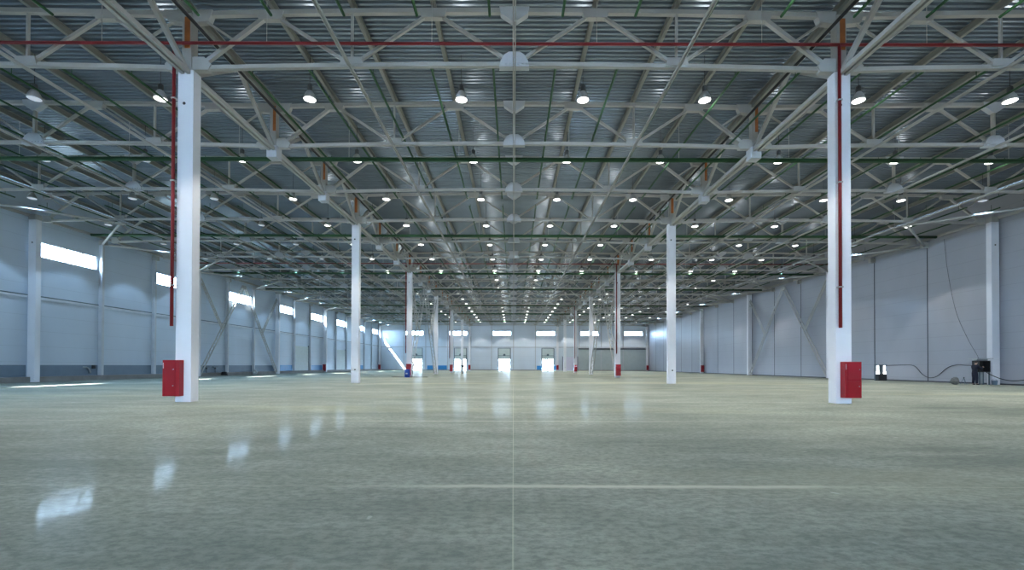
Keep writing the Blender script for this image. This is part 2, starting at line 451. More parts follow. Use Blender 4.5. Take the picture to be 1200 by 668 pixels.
# dock gates in the back wall: raised leaf, tracks, spring shaft
dn = [0]
def gate(a, b, head, raised, place, m, top=6.1):
    dn[0] += 1
    d = MB()
    def bx(mbx, u0, u1, w0, w1, e0, e1):
        mbx.quadbox([place(u0, w0, e0), place(u1, w0, e0), place(u1, w0, e1), place(u0, w0, e1), place(u0, w1, e0), place(u1, w1, e0), place(u1, w1, e1), place(u0, w1, e1)])
    z = raised
    while z < raised + (2.9 if raised else head) - .1:
        bx(d, a - .05, b + .05, z + .01, min(z + .58, raised + (2.9 if raised else head)), -.12, -.06); z += .6
    o = put('door_%d' % dn[0], d, m); tag(o, kind='structure')
    for u in (a - .20, b + .02):
        t = MB(); bx(t, u, u + .18, 0, top, -.14, -.02); put('track', t, M['track'], o)
    if raised:
        s = MB(); bx(s, a - .1, b + .1, 4.0, 4.12, -.2, -.13); bx(s, (a + b) / 2 - .3, (a + b) / 2 + .3, 4.12, 4.45, -.24, -.14)
        bx(s, (a + b) / 2 - .12, (a + b) / 2 + .12, 4.45, 4.62, -.2, -.14)
        put('spring_shaft', s, M['track'], o)
        h = MB(); bx(h, a - .15, b + .15, top - .06, top + .06, -.14, -.02); put('head_rail', h, M['track'], o)
for a, b in gates: gate(a, b, 3.1, 3.1, B_place, M['gate'])
gate(13.55, 17.45, 3.75, 0, B_place, M['lilac'], 3.9)
gate(Y0 + 42.5, Y0 + 47.4, 4.6, 0, L_place, M['gate'], 4.8)
gate(Y0 + 60.5, Y0 + 65.4, 4.6, 0, L_place, M['gate'], 4.8)

# ------------------------------------------------------------------ columns
AISLE = {-12: 'left', 12: 'right'}
NEAR = ['nearest the camera', 'second from the camera', 'third from the camera', 'fourth from the camera', 'fifth from the camera',
        'sixth from the camera', 'standing at the far end wall']
shaft = MB().box(-.285, .285, -.205, .205, 0, 12.12).mesh('shaft', M['concrete'], bevel=.012)
head = MB().box(-.17, .17, -.17, .17, 12.12, 14.25).box(-.26, .26, -.2, .2, 12.12, 12.16).mesh('steel_head', M['steel'])
plate = MB().tube([(0, -.215, 0), (0, -.19, 0)], .055, 12).mesh('bolt_hole', M['black'])
rustp = MB().box(-.07, .12, -.19, -.165, 12.95, 14.1).mesh('primer_stripe', M['rust'])
for s in (-12, 12):
    for i, y in enumerate(ROWS):
        extra = ' behind a red cabinet' if i % 2 == 0 and i < 6 else ''
        t = thing('concrete_column', (s - .03 * (s > 0) * 0, y if i < 6 else BACK - .3, 0),
                  'white concrete column%s in the %s row, %s' % (extra, AISLE[s], NEAR[i]), 'column', 'columns flanking the middle aisle')
        link('shaft', shaft, t); link('steel_head', head, t); link('primer_stripe', rustp, t)
        link('bolt_hole', plate, t, (-.05 if s < 0 else -.08, 0, 10.9))
        link('bolt_hole', plate, t, (.02, 0, 1.02)) if i % 2 else None
wshaft = MB().box(-.29, .29, -.2, .2, 0, 12.35).mesh('shaft', M['concrete'], bevel=.012)
wcap = MB().box(-.26, .26, -.24, .24, 12.35, 12.75).mesh('cap_plate', M['steel'])
for s in (-1, 1):
    for i, y in enumerate(ROWS):
        if i == 0: continue
        nm = ['', 'first', 'second', 'third', 'fourth', 'fifth', '']
        lab = ('pale concrete column against the %s wall, %s one from the camera' % ('left' if s < 0 else 'right', ORD[i - 1])) if i < 6 else \
              'pale concrete column in the far %s corner' % ('left' if s < 0 else 'right')
        t = thing('wall_column', (s * 36.5, y if i < 6 else BACK - .25, 0), lab, 'column', 'columns along the side walls')
        link('shaft', wshaft, t); link('cap_plate', wcap, t)
        link('bolt_hole', plate, t, (.0, 0, 10.6))

# ------------------------------------------------------------------ fire cabinets
cb = MB().box(-.30, .30, -.23, 0, 0, 1.30).mesh('body', M['red'], bevel=.01)
def cab_parts(t, mirror):
    s = -1 if mirror else 1
    link('body', cb, t)
    up = MB()
    n = 6                                       # upper door: gently bulged glossy panel
    for j in range(n + 1):
        z = .66 + .60 * j / n
        up.v += [(-.20 * s, -.235 - .03 * math.sin(PI * j / n), z - .02), (.27 * s, -.235 - .03 * math.sin(PI * j / n), z)]
    for j in range(n): up.f.append((2 * j, 2 * j + 1, 2 * j + 3, 2 * j + 2))
    k = len(up.v); up.box(min(-.2 * s, .27 * s), max(-.2 * s, .27 * s), -.236, -.228, .63, 1.27)
    d = put('upper_door', up, M['redglass'], t); d['label'] = 'glossier upper door'
    put('latch', MB().box(.20 * s - .02, .20 * s + .02, -.275, -.235, 1.0, 1.04), M['chrome'], d)
    d2 = put('lower_door', MB().box(min(-.2 * s, .27 * s), max(-.2 * s, .27 * s), -.242, -.228, .03, .61), M['red'], t)
    put('latch', MB().box(.20 * s - .02, .20 * s + .02, -.262, -.24, .40, .44), M['chrome'], d2)
    put('sticker', MB().box(-.265, -.245, -.234, -.229, 1.02, 1.22), M['frame'], t)
def cab_parts_left(t):
    link('body', cb, t)
    d = put('upper_door', MB().box(-.28, .17, -.243, -.228, .66, 1.27), M['red'], t)
    put('latch', MB().box(.08, .12, -.265, -.24, .94, .98), M['chrome'], d)
    d2 = put('lower_door', MB().box(-.28, .17, -.243, -.228, .03, .63), M['red'], t)
    put('latch', MB().box(.08, .12, -.265, -.24, .36, .40), M['chrome'], d2)
    put('sticker', MB().box(-.27, -.25, -.25, -.243, 1.0, 1.2), M['frame'], d)
CABS = {}
for s in (-1, 1):
    for i in (0, 2, 4, 6):
        y = (ROWS[i] if i < 6 else BACK - .3) - .205
        x = s * 12 + (-.27 if s < 0 and i == 0 else .17 if i == 0 else 0)
        t = thing('fire_cabinet', (x, y, .22), 'red fire hose cabinet at the %s row column %s' % (AISLE[12 * s], NEAR[i]), 'cabinet', 'red fire cabinets')
        (cab_parts_left(t) if s < 0 else cab_parts(t, False))
    for i in (4, 6):
        y = (ROWS[i] if i < 6 else BACK - .25) - .2
        t = thing('fire_cabinet', (s * 36.5, y, .22), 'red fire cabinet %s' % ('low on the %s wall column, fourth away' % ('left' if s < 0 else 'right')
                  if i == 4 else 'in the far %s corner' % ('left' if s < 0 else 'right')), 'cabinet', 'red fire cabinets')
        (cab_parts_left(t) if s < 0 else cab_parts(t, False))

# ------------------------------------------------------------------ roof trusses
def cam(x): return CAMBER * (1 - (x / 12.0) ** 2)
def B(x, dz=0): return (x, 0, ZB + cam(x) + dz)
def T(x, dz=0): return (x, 0, ZT + cam(x) + dz)
truss_parts = []
def chord(f, w):
    mb = MB(); xs = [-11.8, -9, -6, -3, 0, 3, 6, 9, 11.8]
    for a, b in zip(xs, xs[1:]): mb.bar(f(a), f(b), w, w)
    return mb
truss_parts.append(('bottom_chord', chord(B, .15).mesh('bottom_chord', M['steel'])))
truss_parts.append(('top_chord', chord(T, .165).mesh('top_chord', M['steel'])))
for s in (-1, 1):
    for a, b, w in (((11.7, 0), (9, 1), .14), ((9, 1), (6, 0), .11), ((6, 0), (3, 1), .11), ((3, 1), (0, 0), .11)):
        p = (T if a[1] else B)(s * a[0]); q = (T if b[1] else B)(s * b[0])
        truss_parts.append(('diagonal', MB().bar(p, q, w, w, (0, 1, 0)).mesh('diagonal', M['steel'])))
    mid = ((s * 10.35), 0, (ZB + ZT) / 2 + .05)
    truss_parts.append(('sub_strut', MB().bar(T(s * 11.6, -.12), mid, .075, .075, (0, 1, 0)).mesh('sub_strut', M['steel'])))
for x in (-6, 0, 6):
    w = .13 if x == 0 else .085
    truss_parts.append(('web_post', MB().bar(B(x), T(x), w, w, (0, 1, 0)).mesh('web_post', M['steel'])))
for x in (-6, 6):
    c = B(x); poly = [(x - .42, c[2] - .02), (x + .42, c[2] - .02), (x + .36, c[2] + .27), (x - .36, c[2] + .27)]
    truss_parts.append(('gusset_plate', MB().prism(poly, -.11, .11).mesh('gusset_plate', M['steel'])))
for x in (-9, -3, 3, 9):
    c = T(x); poly = [(x - .5, c[2] + .02), (x - .42, c[2] - .28), (x + .42, c[2] - .28), (x + .5, c[2] + .02)]
    truss_parts.append(('gusset_plate', MB().prism(poly, -.11, .11).mesh('gusset_plate', M['steel'])))
c = B(0); poly = [(-.55, c[2] - .13), (.55, c[2] - .13), (.5, c[2] + .1), (.38, c[2] + .3), (.2, c[2] + .42), (-.2, c[2] + .42), (-.38, c[2] + .3), (-.5, c[2] + .1)]
mb = MB().prism(poly, -.13, .13)
for k in range(-3, 4): mb.box(k * .15 - .025, k * .15 + .025, -.16, .16, c[2] - .05, c[2] + .0)
truss_parts.append(('splice_plate', mb.mesh('splice_plate', M['post'])))
c = T(0); poly = [(-.55, c[2] + .1), (-.5, c[2] - .15), (-.1, c[2] - .42), (.1, c[2] - .42), (.5, c[2] - .15), (.55, c[2] + .1)]
truss_parts.append(('splice_plate', MB().prism(poly, -.12, .12).mesh('splice_plate', M['post'])))
for s in (-1, 1):
    c = B(s * 11.6); poly = [(s * 11.25, c[2] - .12), (s * 11.85, c[2] - .12), (s * 11.85, c[2] + .36), (s * 11.4, c[2] + .36), (s * 11.15, c[2] + .1)]
    truss_parts.append(('end_plate', MB().prism(poly, -.12, .12).mesh('end_plate', M['steel'])))
    c = T(s * 11.6); poly = [(s * 11.1, c[2] + .1), (s * 11.25, c[2] - .3), (s * 11.85, c[2] - .36), (s * 11.85, c[2] + .1)]
    truss_parts.append(('end_plate', MB().prism(poly, -.12, .12).mesh('end_plate', M['steel'])))
SPAN = {-24: 'left', 0: 'middle', 24: 'right'}
for x in (-24, 0, 24):
    for k, y in enumerate(TR):
        t = thing('roof_truss', (x, min(y, BACK - .3), 0), 'pale steel roof truss spanning the %s aisle, %s from the camera' % (SPAN[x], ORD[k]), 'roof truss', 'roof trusses over the %s aisle' % SPAN[x])
        for nm, me in truss_parts: link(nm, me, t)

# girder trusses along the two column rows
gp = []
def g_bar(nm, p, q, w, h=None, m='steel'):
    gp.append((nm, MB().bar(p, q, w, h or w, (1, 0, 0)).mesh(nm, M[m])))
zb, zt = 12.06, 14.44
for dx in (-.11, .11):
    gp.append(('bottom_chord', MB().box(dx - .06, dx + .06, .2, 17.8, zb - .08, zb + .08).mesh('bottom_chord', M['steel'])))
gp.append(('top_chord', MB().box(-.17, .17, 0, 18, zt + .15, zt + .19).box(-.17, .17, 0, 18, zt - .19, zt - .15).box(-.03, .03, 0, 18, zt - .15, zt + .15).mesh('top_chord', M['purlin'])))
for y in (6, 12):
    gp.append(('web_post', MB().box(-.15, .15, y - .15, y + .15, zb - .1, zt - .15).mesh('web_post', M['steel'])))
    gp.append(('node_block', MB().box(-.25, .25, y - .27, y + .24, zb - .40, zb + .16).mesh('node_block', M['post'])))
    gp.append(('primer_stripe', MB().box(.0, .14, y - .17, y - .148, zb + .95, zt - .2).mesh('primer_stripe', M['rust'])))
for a, b in (((.2, 0), (3, 1)), ((3, 1), (6, 0)), ((6, 0), (9, 1)), ((9, 1), (12, 0)), ((12, 0), (15, 1)), ((15, 1), (17.8, 0))):
    g_bar('diagonal', (0, a[0], zt - .2 if a[1] else zb + .1), (0, b[0], zt - .2 if b[1] else zb + .1), .15)
GY = ['over the camera'] + ['%s bay from the camera' % o for o in ORD[:6]]
for s in (-12, 12):
    for j in range(-1, 6):
        t = thing('girder_truss', (s, R0 + 18 * j, 0), 'lengthwise girder truss above the %s column row, %s' % (AISLE[s], GY[j + 1]), 'girder truss', 'girder trusses over the column rows')
        for nm, me in gp: link(nm, me, t)

# purlins
pi = 0
plist = [x for x in range(-36, 37, 3) if abs(x) != 12]
pm = MB().box(-.07, .07, -1, BACK - .1, ZDECK - .03, ZDECK - .005).box(-.07, .07, -1, BACK - .1, ZDECK - .29, ZDECK - .26).box(-.02, .02, -1, BACK - .1, ZDECK - .26, ZDECK - .03).mesh('purlin', M['purlin'])
for i, x in enumerate(plist):
    off = x // 3
    if x == 0: lab = 'grey lengthwise purlin under the roof deck on the hall centre line'
    else: lab = 'grey lengthwise purlin under the roof deck, %s to the %s of the centre line' % (ORD[sum(1 for q in plist if q * x > 0 and abs(q) < abs(x))], 'left' if x < 0 else 'right')
    tag(link('purlin', pm, None, (x, 0, 0)), lab, 'purlin', 'roof purlins', 'thing')

# thin ties along the hall at bottom-chord level
tm = MB().box(-.055, -.02, 4.8, BACK - .3, -.045, .045).box(.02, .055, 4.8, BACK - .3, -.045, .045).mesh('longitudinal_tie', M['steel'])
TIES = [-30, -24, -18, -6, 0, 6, 18, 24, 30]
for x in TIES:
    lab = 'thin pale steel tie running lengthwise below the trusses, ' + ('on the centre line' if x == 0 else
          '%s %s of the centre line' % (ORD[sum(1 for q in TIES if q * x > 0 and abs(q) < abs(x))], 'left' if x < 0 else 'right'))
    z = ZB + CAMBER * (1 - ((abs(x) - 24 if abs(x) > 12 else x) / 12.0) ** 2) - .16
    tag(link('longitudinal_tie', tm, None, (x, 0, z)), lab, 'steel tie', 'lengthwise roof ties', 'thing')

# zig-zag wind bracing beside the walls, eaves beams, portal braces
wn_b = 0
for s in (-1, 1):
    sd = 'left' if s < 0 else 'right'
    eb = put('eaves_beam', MB().box(-.08, .08, FRONT + .2, BACK - .1, -.10, .10), M['steel'], None, (s * 36.72, 0, 12.66))
    tag(eb, 'long pale steel beam along the top of the %s wall' % sd, 'eaves beam', 'eaves beams', 'thing')
    for j in range(-1, 8):
        y = ROWS[1] + 12 * j
        if y > BACK - 6.2: continue
        t = thing('wind_brace', (s * 30, y, 12.12), 'pale tube V brace at the top of the %s wall, %s from camera' % (sd, ORD[j + 1]), 'brace', 'wind braces along the %s wall' % sd)
        for dy in (-6, 6):
            put('brace_tube', MB().tube([(0, 0, 0), (s * 6.6, dy * .98, -.02)], .085, 8), M['steel'], t, smooth=True)
        put('node_plate', MB().box(-.25, .25, -.25, .25, -.06, .03), M['steel'], t)
def laced(p, q, w=.42, b=.095, n=None, flat=False):
    p, q = Vector(p), Vector(q); mb = MB()
    d = (q - p).normalized(); a = (Vector((1, 0, 0)) if flat else d.cross(Vector((1, 0, 0))).normalized()) * w / 2
    mb.bar(p + a, q + a, b, b, (1, 0, 0)); mb.bar(p - a, q - a, b, b, (1, 0, 0))
    L = (q - p).length; n = n or int(L / .55)
    for i in range(n):
        u, v = p + d * L * i / n, p + d * L * (i + 1) / n
        sgn = 1 if i % 2 else -1
        mb.bar(u + a * sgn, v - a * sgn, .045, .045, (1, 0, 0))
    return mb
for x, lab in ((-36.45, 'latticed inverted V portal brace standing against the left wall'), (36.45, 'latticed inverted V portal brace standing against the right wall'),
               (-12, 'latticed inverted V portal brace between left row columns three and four'), (12, 'latticed inverted V portal brace between right row columns three and four')):
    y0, y1 = ROWS[2] + .3, ROWS[3] - .3; ym = (y0 + y1) / 2; top = 11.9
    t = thing('portal_brace', (x, ym, 0), lab, 'brace', 'portal braces')
    h = (y1 - y0) / 2
    for sg in (-1, 1):
        put('brace_leg', laced((0, sg * h, .15), (0, sg * .15, top), flat=abs(x) < 20), M['steel'], t)
        put('brace_strut', laced((0, sg * h, top - .4), (0, sg * h * .52, .15 + (top - .15) * .49), .30, flat=abs(x) < 20), M['steel'], t)
    put('ridge_plate', MB().box(-.06, .06, -.4, .4, top - .3, top + .15), M['steel'], t)

# ------------------------------------------------------------------ pipework
def pipe_mesh(pts, r, m, n=10): return MB().tube(pts, r, n)
for j, y in enumerate((R0 - .30, ROWS[2] - .30, ROWS[4] - .30)):
    h = 13.05
    t = thing('red_water_main', (0, y, 0), 'red water pipe running across the hall under the roof, %s from the camera' % ORD[j], 'pipe', 'red water mains')
    put('main_pipe', pipe_mesh([(-36.6, 0, h), (36.6, 0, h)], .055, None), M['redpipe'], t, smooth=True)
    for x in range(-33, 34, 6):
        put('hanger_rod', MB().tube([(x, 0, h + .05), (x, 0, ZDECK)], .012, 6), M['steel'], t)
    for s in (-1, 1):
        xr = -12.36 if s < 0 else 11.82
        pts = [(xr, 0, h), (xr, 0, 2.75)]
        put('riser_pipe', MB().tube(pts, .055, 10), M['redpipe'], t, smooth=True)
        for z in (4.2, 8.0, 11.0):
            put('pipe_clamp', MB().box(pts[-1][0] - .075, pts[-1][0] + .075, -.06, .10, z, z + .05), M['steel'], t)
GZ = [8.6, 24.9, 39.6, 55.9, 67.5, 85.8, 99.4, 116]
for j, y in enumerate(GZ):
    h = 12.58
    t = thing('sprinkler_pipe', (0, y, 0), ('dark green sprinkler branches hanging at the top edge above the camera' if j == 0 else
              'dark green sprinkler main with lengthwise branches, %s across the hall from the camera' % ORD[j - 1]), 'sprinkler pipe', 'green sprinkler pipes')
    put('main_pipe', pipe_mesh([(-36.6, 0, h), (36.6, 0, h)], .115, None), M['greenpipe'], t, smooth=True)
    y0 = -6.9; y1 = 5.8
    if j + 1 < len(GZ): y1 = min(6.2, (GZ[j + 1] - y) / 2 - .4)
    if j: y0 = -min(7.6, (y - GZ[j - 1]) / 2 - .4)
    for k in range(-15, 16):
        x = -.8 + 2.37 * k
        if abs(x) > 36: continue
        bmk = MB().tube([(x, y0, h + .15), (x, y1, h + .15)], .048, 6)
        for yy in (y0 + .6, (y0 + y1) / 2 + 1.5, y1 - .6):
            bmk.tube([(x, yy, h + .15), (x, yy, h + .55)], .014, 5)
        put('branch_pipe', bmk, M['greenpipe'], t)
    for x in range(-33, 34, 6):
        put('hanger_rod', MB().tube([(x, 0, h + .09), (x, 0, ZDECK)], .012, 6), M['steel'], t)
for s in (-1, 1):
    o = put('cable_conduit', MB().tube([(0, 2, 0), (0, BACK - .5, 0)], .06, 8), M['black'], None, (s * 11.45, 0, 13.6), smooth=True)
    tag(o, 'black cable conduit running lengthwise beside the %s column row girder' % ('left' if s < 0 else 'right'), 'conduit', None, 'thing')

# ------------------------------------------------------------------ lamps
lamp_ballast = MB().lathe([(.05, .38), (.10, .40), (.11, .44), (.11, .60), (.09, .63), (.03, .65)], 14).mesh('ballast_housing', M['ballast'], True)
lamp_refl = MB().lathe([(.245, .0), (.262, .0), (.255, .06), (.20, .22), (.12, .36), (.06, .40)], 20).mesh('reflector', M['alu'], True)
lamp_lens = MB().lathe([(.02, -.05), (.12, -.04), (.20, -.02), (.25, .005), (.25, .02), (.02, .02)], 20).mesh('lens', M['lens'], True)
lamp_lens_off = MB().lathe([(.02, -.05), (.12, -.04), (.20, -.02), (.25, .005), (.25, .02), (.02, .02)], 20).mesh('lens', M['lens_off'], True)
lamp_cord = MB().tube([(0, 0, .65), (0, 0, ZDECK - 12.92)], .012, 6).mesh('hanging_cord', M['black'])
LX = [-33.6, -26.6, -20.9, -15.4, -8.9, -2.3, 3.0, 8.3, 15.0, 21.6, 27.0, 32.7]
LZ = 12.92
rows = [7.85, 13.85] + [19.85 + 6 * k for k in range(18)]  # first two rows are unseen, added to light the foreground floor
sl = bpy.data.lights.new('lamp_beam', 'SPOT')
SPOT_W = 800.0
sl.energy = SPOT_W; sl.spot_size = math.radians(86); sl.spot_blend = .10; sl.shadow_soft_size = .25; sl.color = (1.0, .99, .94)
sd = bpy.data.lights.new('dim_lamp_beam', 'SPOT')
sd.energy = SPOT_W * .72; sd.spot_size = sl.spot_size; sd.spot_blend = .1; sd.shadow_soft_size = .25; sd.color = (.44, .70, 1.0)
gl = bpy.data.lights.new('lamp_glow', 'POINT')
GLOW_W = 24.0
gl.energy = GLOW_W; gl.shadow_soft_size = .2; gl.color = (1.0, .985, .95)
for r, y in enumerate(rows):
    hid = r < 2
    vis = [x for x in LX if abs(x) * F_PX / y < 596]
    for i, x in enumerate(LX):
        if r == 0 and i % 2: continue
        off = x < -18 or (x > 30 and r % 2 == 0)       # dim-looking lamps; beams made blue to tint the left floor
        lit = 'dim' if off else 'lit'
        if hid: lab, grp = 'round %s high-bay lamp overhead, unseen, added to light the foreground floor' % lit, '%s added lamps overhead out of the frame' % lit
        elif x not in vis: lab, grp = 'round %s high-bay lamp beyond the side edge of the photo' % lit, '%s lamps beside the frame' % lit
        else:
            n = vis.index(x)
            nn = ORD[n] + ' from left' if n < len(vis) / 2 else (ORD[len(vis) - 1 - n] + ' from right')
            lab, grp = 'round %s ceiling lamp, %s in lamp row %s from the camera' % (lit, nn, ORD[r - 2]), 'round ceiling lamps'
        t = thing('ceiling_lamp', (x, y, LZ), lab, 'lamp', grp)
        link('ballast_housing', lamp_ballast, t); link('reflector', lamp_refl, t); link('lens', lamp_lens_off if off else lamp_lens, t); link('hanging_cord', lamp_cord, t)
        s = bpy.data.objects.new('lamp_beam', sd if off else sl); COL.objects.link(s); s.parent = t; s.location = (0, 0, -.24)
        if off: continue
        g = bpy.data.objects.new('lamp_glow', gl); COL.objects.link(g); g.parent = t; g.location = (0, 0, -.30)

# ------------------------------------------------------------------ small things on the floor
drum = thing('plastic_drum', (-12.0, ROWS[2] - 1.05, 0), 'blue plastic drum standing in front of a red cabinet', 'drum')
put('body', MB().lathe([(.27, 0), (.30, .03), (.31, .25), (.325, .27), (.31, .29), (.31, .55), (.325, .57), (.31, .59), (.30, .82), (.27, .86)], 24), M['drum'], drum, smooth=True)
put('lid', MB().lathe([(.28, .86), (.29, .88), (.27, .90), (.05, .90)], 24), M['drum'], drum)
put('label_patch', MB().box(-.10, .10, -.335, -.31, .36, .50), M['pale_metal'], drum)
bd = put('floor_shadow_strip', MB().box(-1.9, 2.2, -.06, .06, 0, .05), M['floor_shade'], None, (-11.95, ROWS[2] - .62, 0))  # low dark strip laid in place of the shadow at the column foot
tag(bd, 'dark narrow strip standing in for the floor shadow behind the blue drum', 'shadow strip', None, 'thing')

# work light with two bright tubes by the right wall
wlgt = thing('work_light', (35.2, 43.9, 0), 'pair of bright upright light tubes over a dark box by right wall', 'work light')
put('base_box', MB().box(-.40, .38, -.25, .25, 0, .62), M['black'], wlgt, bevel=.02)
put('stand_post', MB().box(-.62, -.55, -.04, .04, 0, 1.5), M['track'], wlgt)
put('top_rail', MB().box(-.62, .55, -.06, .06, 1.46, 1.54), M['track'], wlgt)
put('back_panel', MB().box(-.20, .20, -.04, .04, .62, 1.46), M['track'], wlgt)
for x in (-.30, .32):
    put('light_tube', MB().lathe([(.12, .64), (.14, .68), (.14, .82), (.09, .9), (.08, 1.44), (.04, 1.46)], 14, (x, 0, 0)), M['tube'], wlgt, smooth=True)

# electrical cabinet on legs with a canopy, by the near right wall column
ec = thing('electrical_cabinet', (35.55, 34.75, 0), 'dark open electrical cabinet on legs beside the right wall column', 'cabinet')
put('housing', MB().box(-.42, .42, .30, .36, .95, 1.82).box(-.42, -.38, -.2, .30, .95, 1.82).box(.38, .42, -.2, .30, .95, 1.82)
    .box(-.42, .42, -.2, .30, .95, .99).box(-.42, .42, -.2, .30, 1.78, 1.82), M['cabinet'], ec)
put('canopy', MB().box(-.72, .50, -.34, .36, 1.94, 1.99).box(-.4, .42, .0, .36, 1.82, 1.94), M['pale_metal'], ec)
for x in (-.36, .36):
    for y in (-.15, .3): put('leg', MB().box(x - .03, x + .03, y - .03, y + .03, 0, .95), M['track'], ec)
put('back_sheet', MB().box(-.34, .34, .29, .33, .06, .95), M['pale_metal'], ec)
for i, x in enumerate((-.2, 0, .2)):
    put('breaker', MB().box(x - .07, x + .07, .22, .30, 1.35, 1.55), M['black'], ec)

bk = thing('bucket', (35.95, 34.25, 0), 'dark teal bucket on the floor beside the electrical cabinet', 'bucket')
put('body', MB().lathe([(.13, 0), (.14, .01), (.18, .33), (.19, .34), (.175, .34), (.13, .03)], 18), M['slate'], bk, smooth=True)
put('handle', MB().tube([(.18 * math.cos(a), .02, .33 + .12 * math.sin(a)) for a in [PI * i / 10 for i in range(11)]], .008, 6), M['chrome'], bk)

def lump(name, loc, sx, sy, sz, m, seed):
    bm = bmesh.new(); bmesh.ops.create_icosphere(bm, subdivisions=3, radius=1)
    rnd = random.Random(seed); ph = [rnd.uniform(0, 6) for _ in range(6)]
    for v in bm.verts:
        c = v.co.copy(); k = 1 + .10 * math.sin(3 * c.x + ph[0]) + .08 * math.sin(5 * c.y + ph[1]) + .06 * math.sin(7 * c.z + ph[2])
        v.co = Vector((c.x * sx * k, c.y * sy * k, max(c.z, -.75) * sz * k))
    zmin = min(v.co.z for v in bm.verts)
    for v in bm.verts: v.co.z -= zmin
    me = bpy.data.meshes.new(name); bm.to_mesh(me); bm.free(); me.materials.append(m)
    for p in me.polygons: p.use_smooth = True
    return link(name, me, None, loc)
sk = thing('sack', (33.6, 34.9, 0), 'dim grey filled sack on the floor left of the person at right wall', 'sack')
b = lump('body', (0, 0, 0), .30, .22, .28, M['sack'], 3); b.parent = sk
put('tied_neck', MB().lathe([(.07, .42), (.045, .47), (.09, .56)], 12), M['sack'], sk, smooth=True)
tp = thing('tripod_stand', (34.3, 34.9, 0), 'small thin tripod stand on the floor left of the electrical cabinet', 'stand')
for a in (0, 2.1, 4.2): put('leg', MB().tube([(0, 0, .5), (.22 * math.cos(a), .22 * math.sin(a), .01)], .015, 6), M['track'], tp)
put('head_clamp', MB().lathe([(.03, .48), (.04, .5), (.03, .56)], 10), M['black'], tp)

# cables on the right wall
def cable(name, pts, r, lab, m='black'):
    cu = []
    P = [Vector(p) for p in pts]
    for i in range(len(P) - 1):                 # catmull-rom
        p0, p1, p2, p3 = P[max(i - 1, 0)], P[i], P[i + 1], P[min(i + 2, len(P) - 1)]
        for k in range(8):
            t = k / 8
            cu.append(.5 * ((2 * p1) + (p2 - p0) * t + (2 * p0 - 5 * p1 + 4 * p2 - p3) * t * t + (3 * p1 - p0 - 3 * p2 + p3) * t ** 3))
    cu.append(P[-1])
    o = put(name, MB().tube(cu, r, 6), M[m], None, smooth=True)
    return tag(o, lab, 'cable', None, 'thing')
X = WX - .04
cable('power_cable', [(X, 45.6, 1.46), (X, 43.4, 1.50), (X, 42.2, 1.42), (X, 41.4, .7), (X, 40.7, .38), (X, 39.9, .55), (X, 39.0, 1.25), (X, 38.2, 1.50), (X - .12, 37.2, 1.47), (36.35, 36.2, 1.46), (35.75, 35.5, 1.5), (35.3, 35.14, 1.52)], .025,
      'black cable sagging along the right wall between work light and cabinet')
cable('supply_cable', [(35.6, 34.5, .95), (35.9, 34.35, .70), (36.25, 33.9, .42), (36.6, 33.4, .34), (X, 32.4, .55), (X, 31.2, .95), (X, 29.5, 1.05)], .028,
      'black cable looping past the right wall column to the photo edge')
cable('drop_wire', [(X, 39.2, 12.3), (X, 38.9, 9.5), (X, 38.2, 6.0), (X, 37.2, 3.6), (X - .4, 36.0, 2.1), (35.2, 35.05, 1.99)], .011,
      'thin dark wire hanging down the right wall to the electrical cabinet')

# things at the foot of the left wall
for i, (yy, lab) in enumerate(((40.05, 'pale pipe elbow sticking out of the left wall beside the first thin post'),
                               (55.0, 'first thin pipe tee on the left wall below the portal brace'),
                               (56.6, 'second thin pipe tee on the left wall below the portal brace'))):
    t = thing('pipe_stub', (-WX, yy, 0), lab, 'pipe', 'wall pipe stubs')
    if i == 0:
        put('elbow', MB().tube([(.0, -.75, 1.12), (.08, -.45, 1.10), (.10, -.25, .98), (.10, -.12, .62)], .07, 10), M['pale_metal'], t, smooth=True)
        put('valve', MB().box(.04, .22, .05, .24, 1.0, 1.3), M['black'], t)
    else:
        put('riser', MB().tube([(.12, 0, .4), (.12, 0, 1.05)], .045, 8), M['track'], t, smooth=True)
        put('tee_arm', MB().box(.04, .2, -.42, .42, 1.05, 1.16), M['track'], t)
        put('valve', MB().box(.06, .2, -.06, .06, .85, .98), M['black'], t)
hp = thing('hose_coil', (-36.2, 57.4, 0), 'black coiled hose heap on the floor at the left wall', 'hose')
put('coil', MB().tube([((.34 - .02 * (i / 24)) * math.cos(i * PI / 12), (.34 - .02 * (i / 24)) * math.sin(i * PI / 12), .06 + .10 * i / 24) for i in range(97)], .05, 8), M['black'], hp, smooth=True)
sc_ = thing('small_sack', (-36.25, 64.3, 0), 'small pale sack on the floor at left wall post', 'sack')
b = lump('body', (0, 0, 0), .34, .34, .34, M['pale_metal'], 9); b.parent = sc_

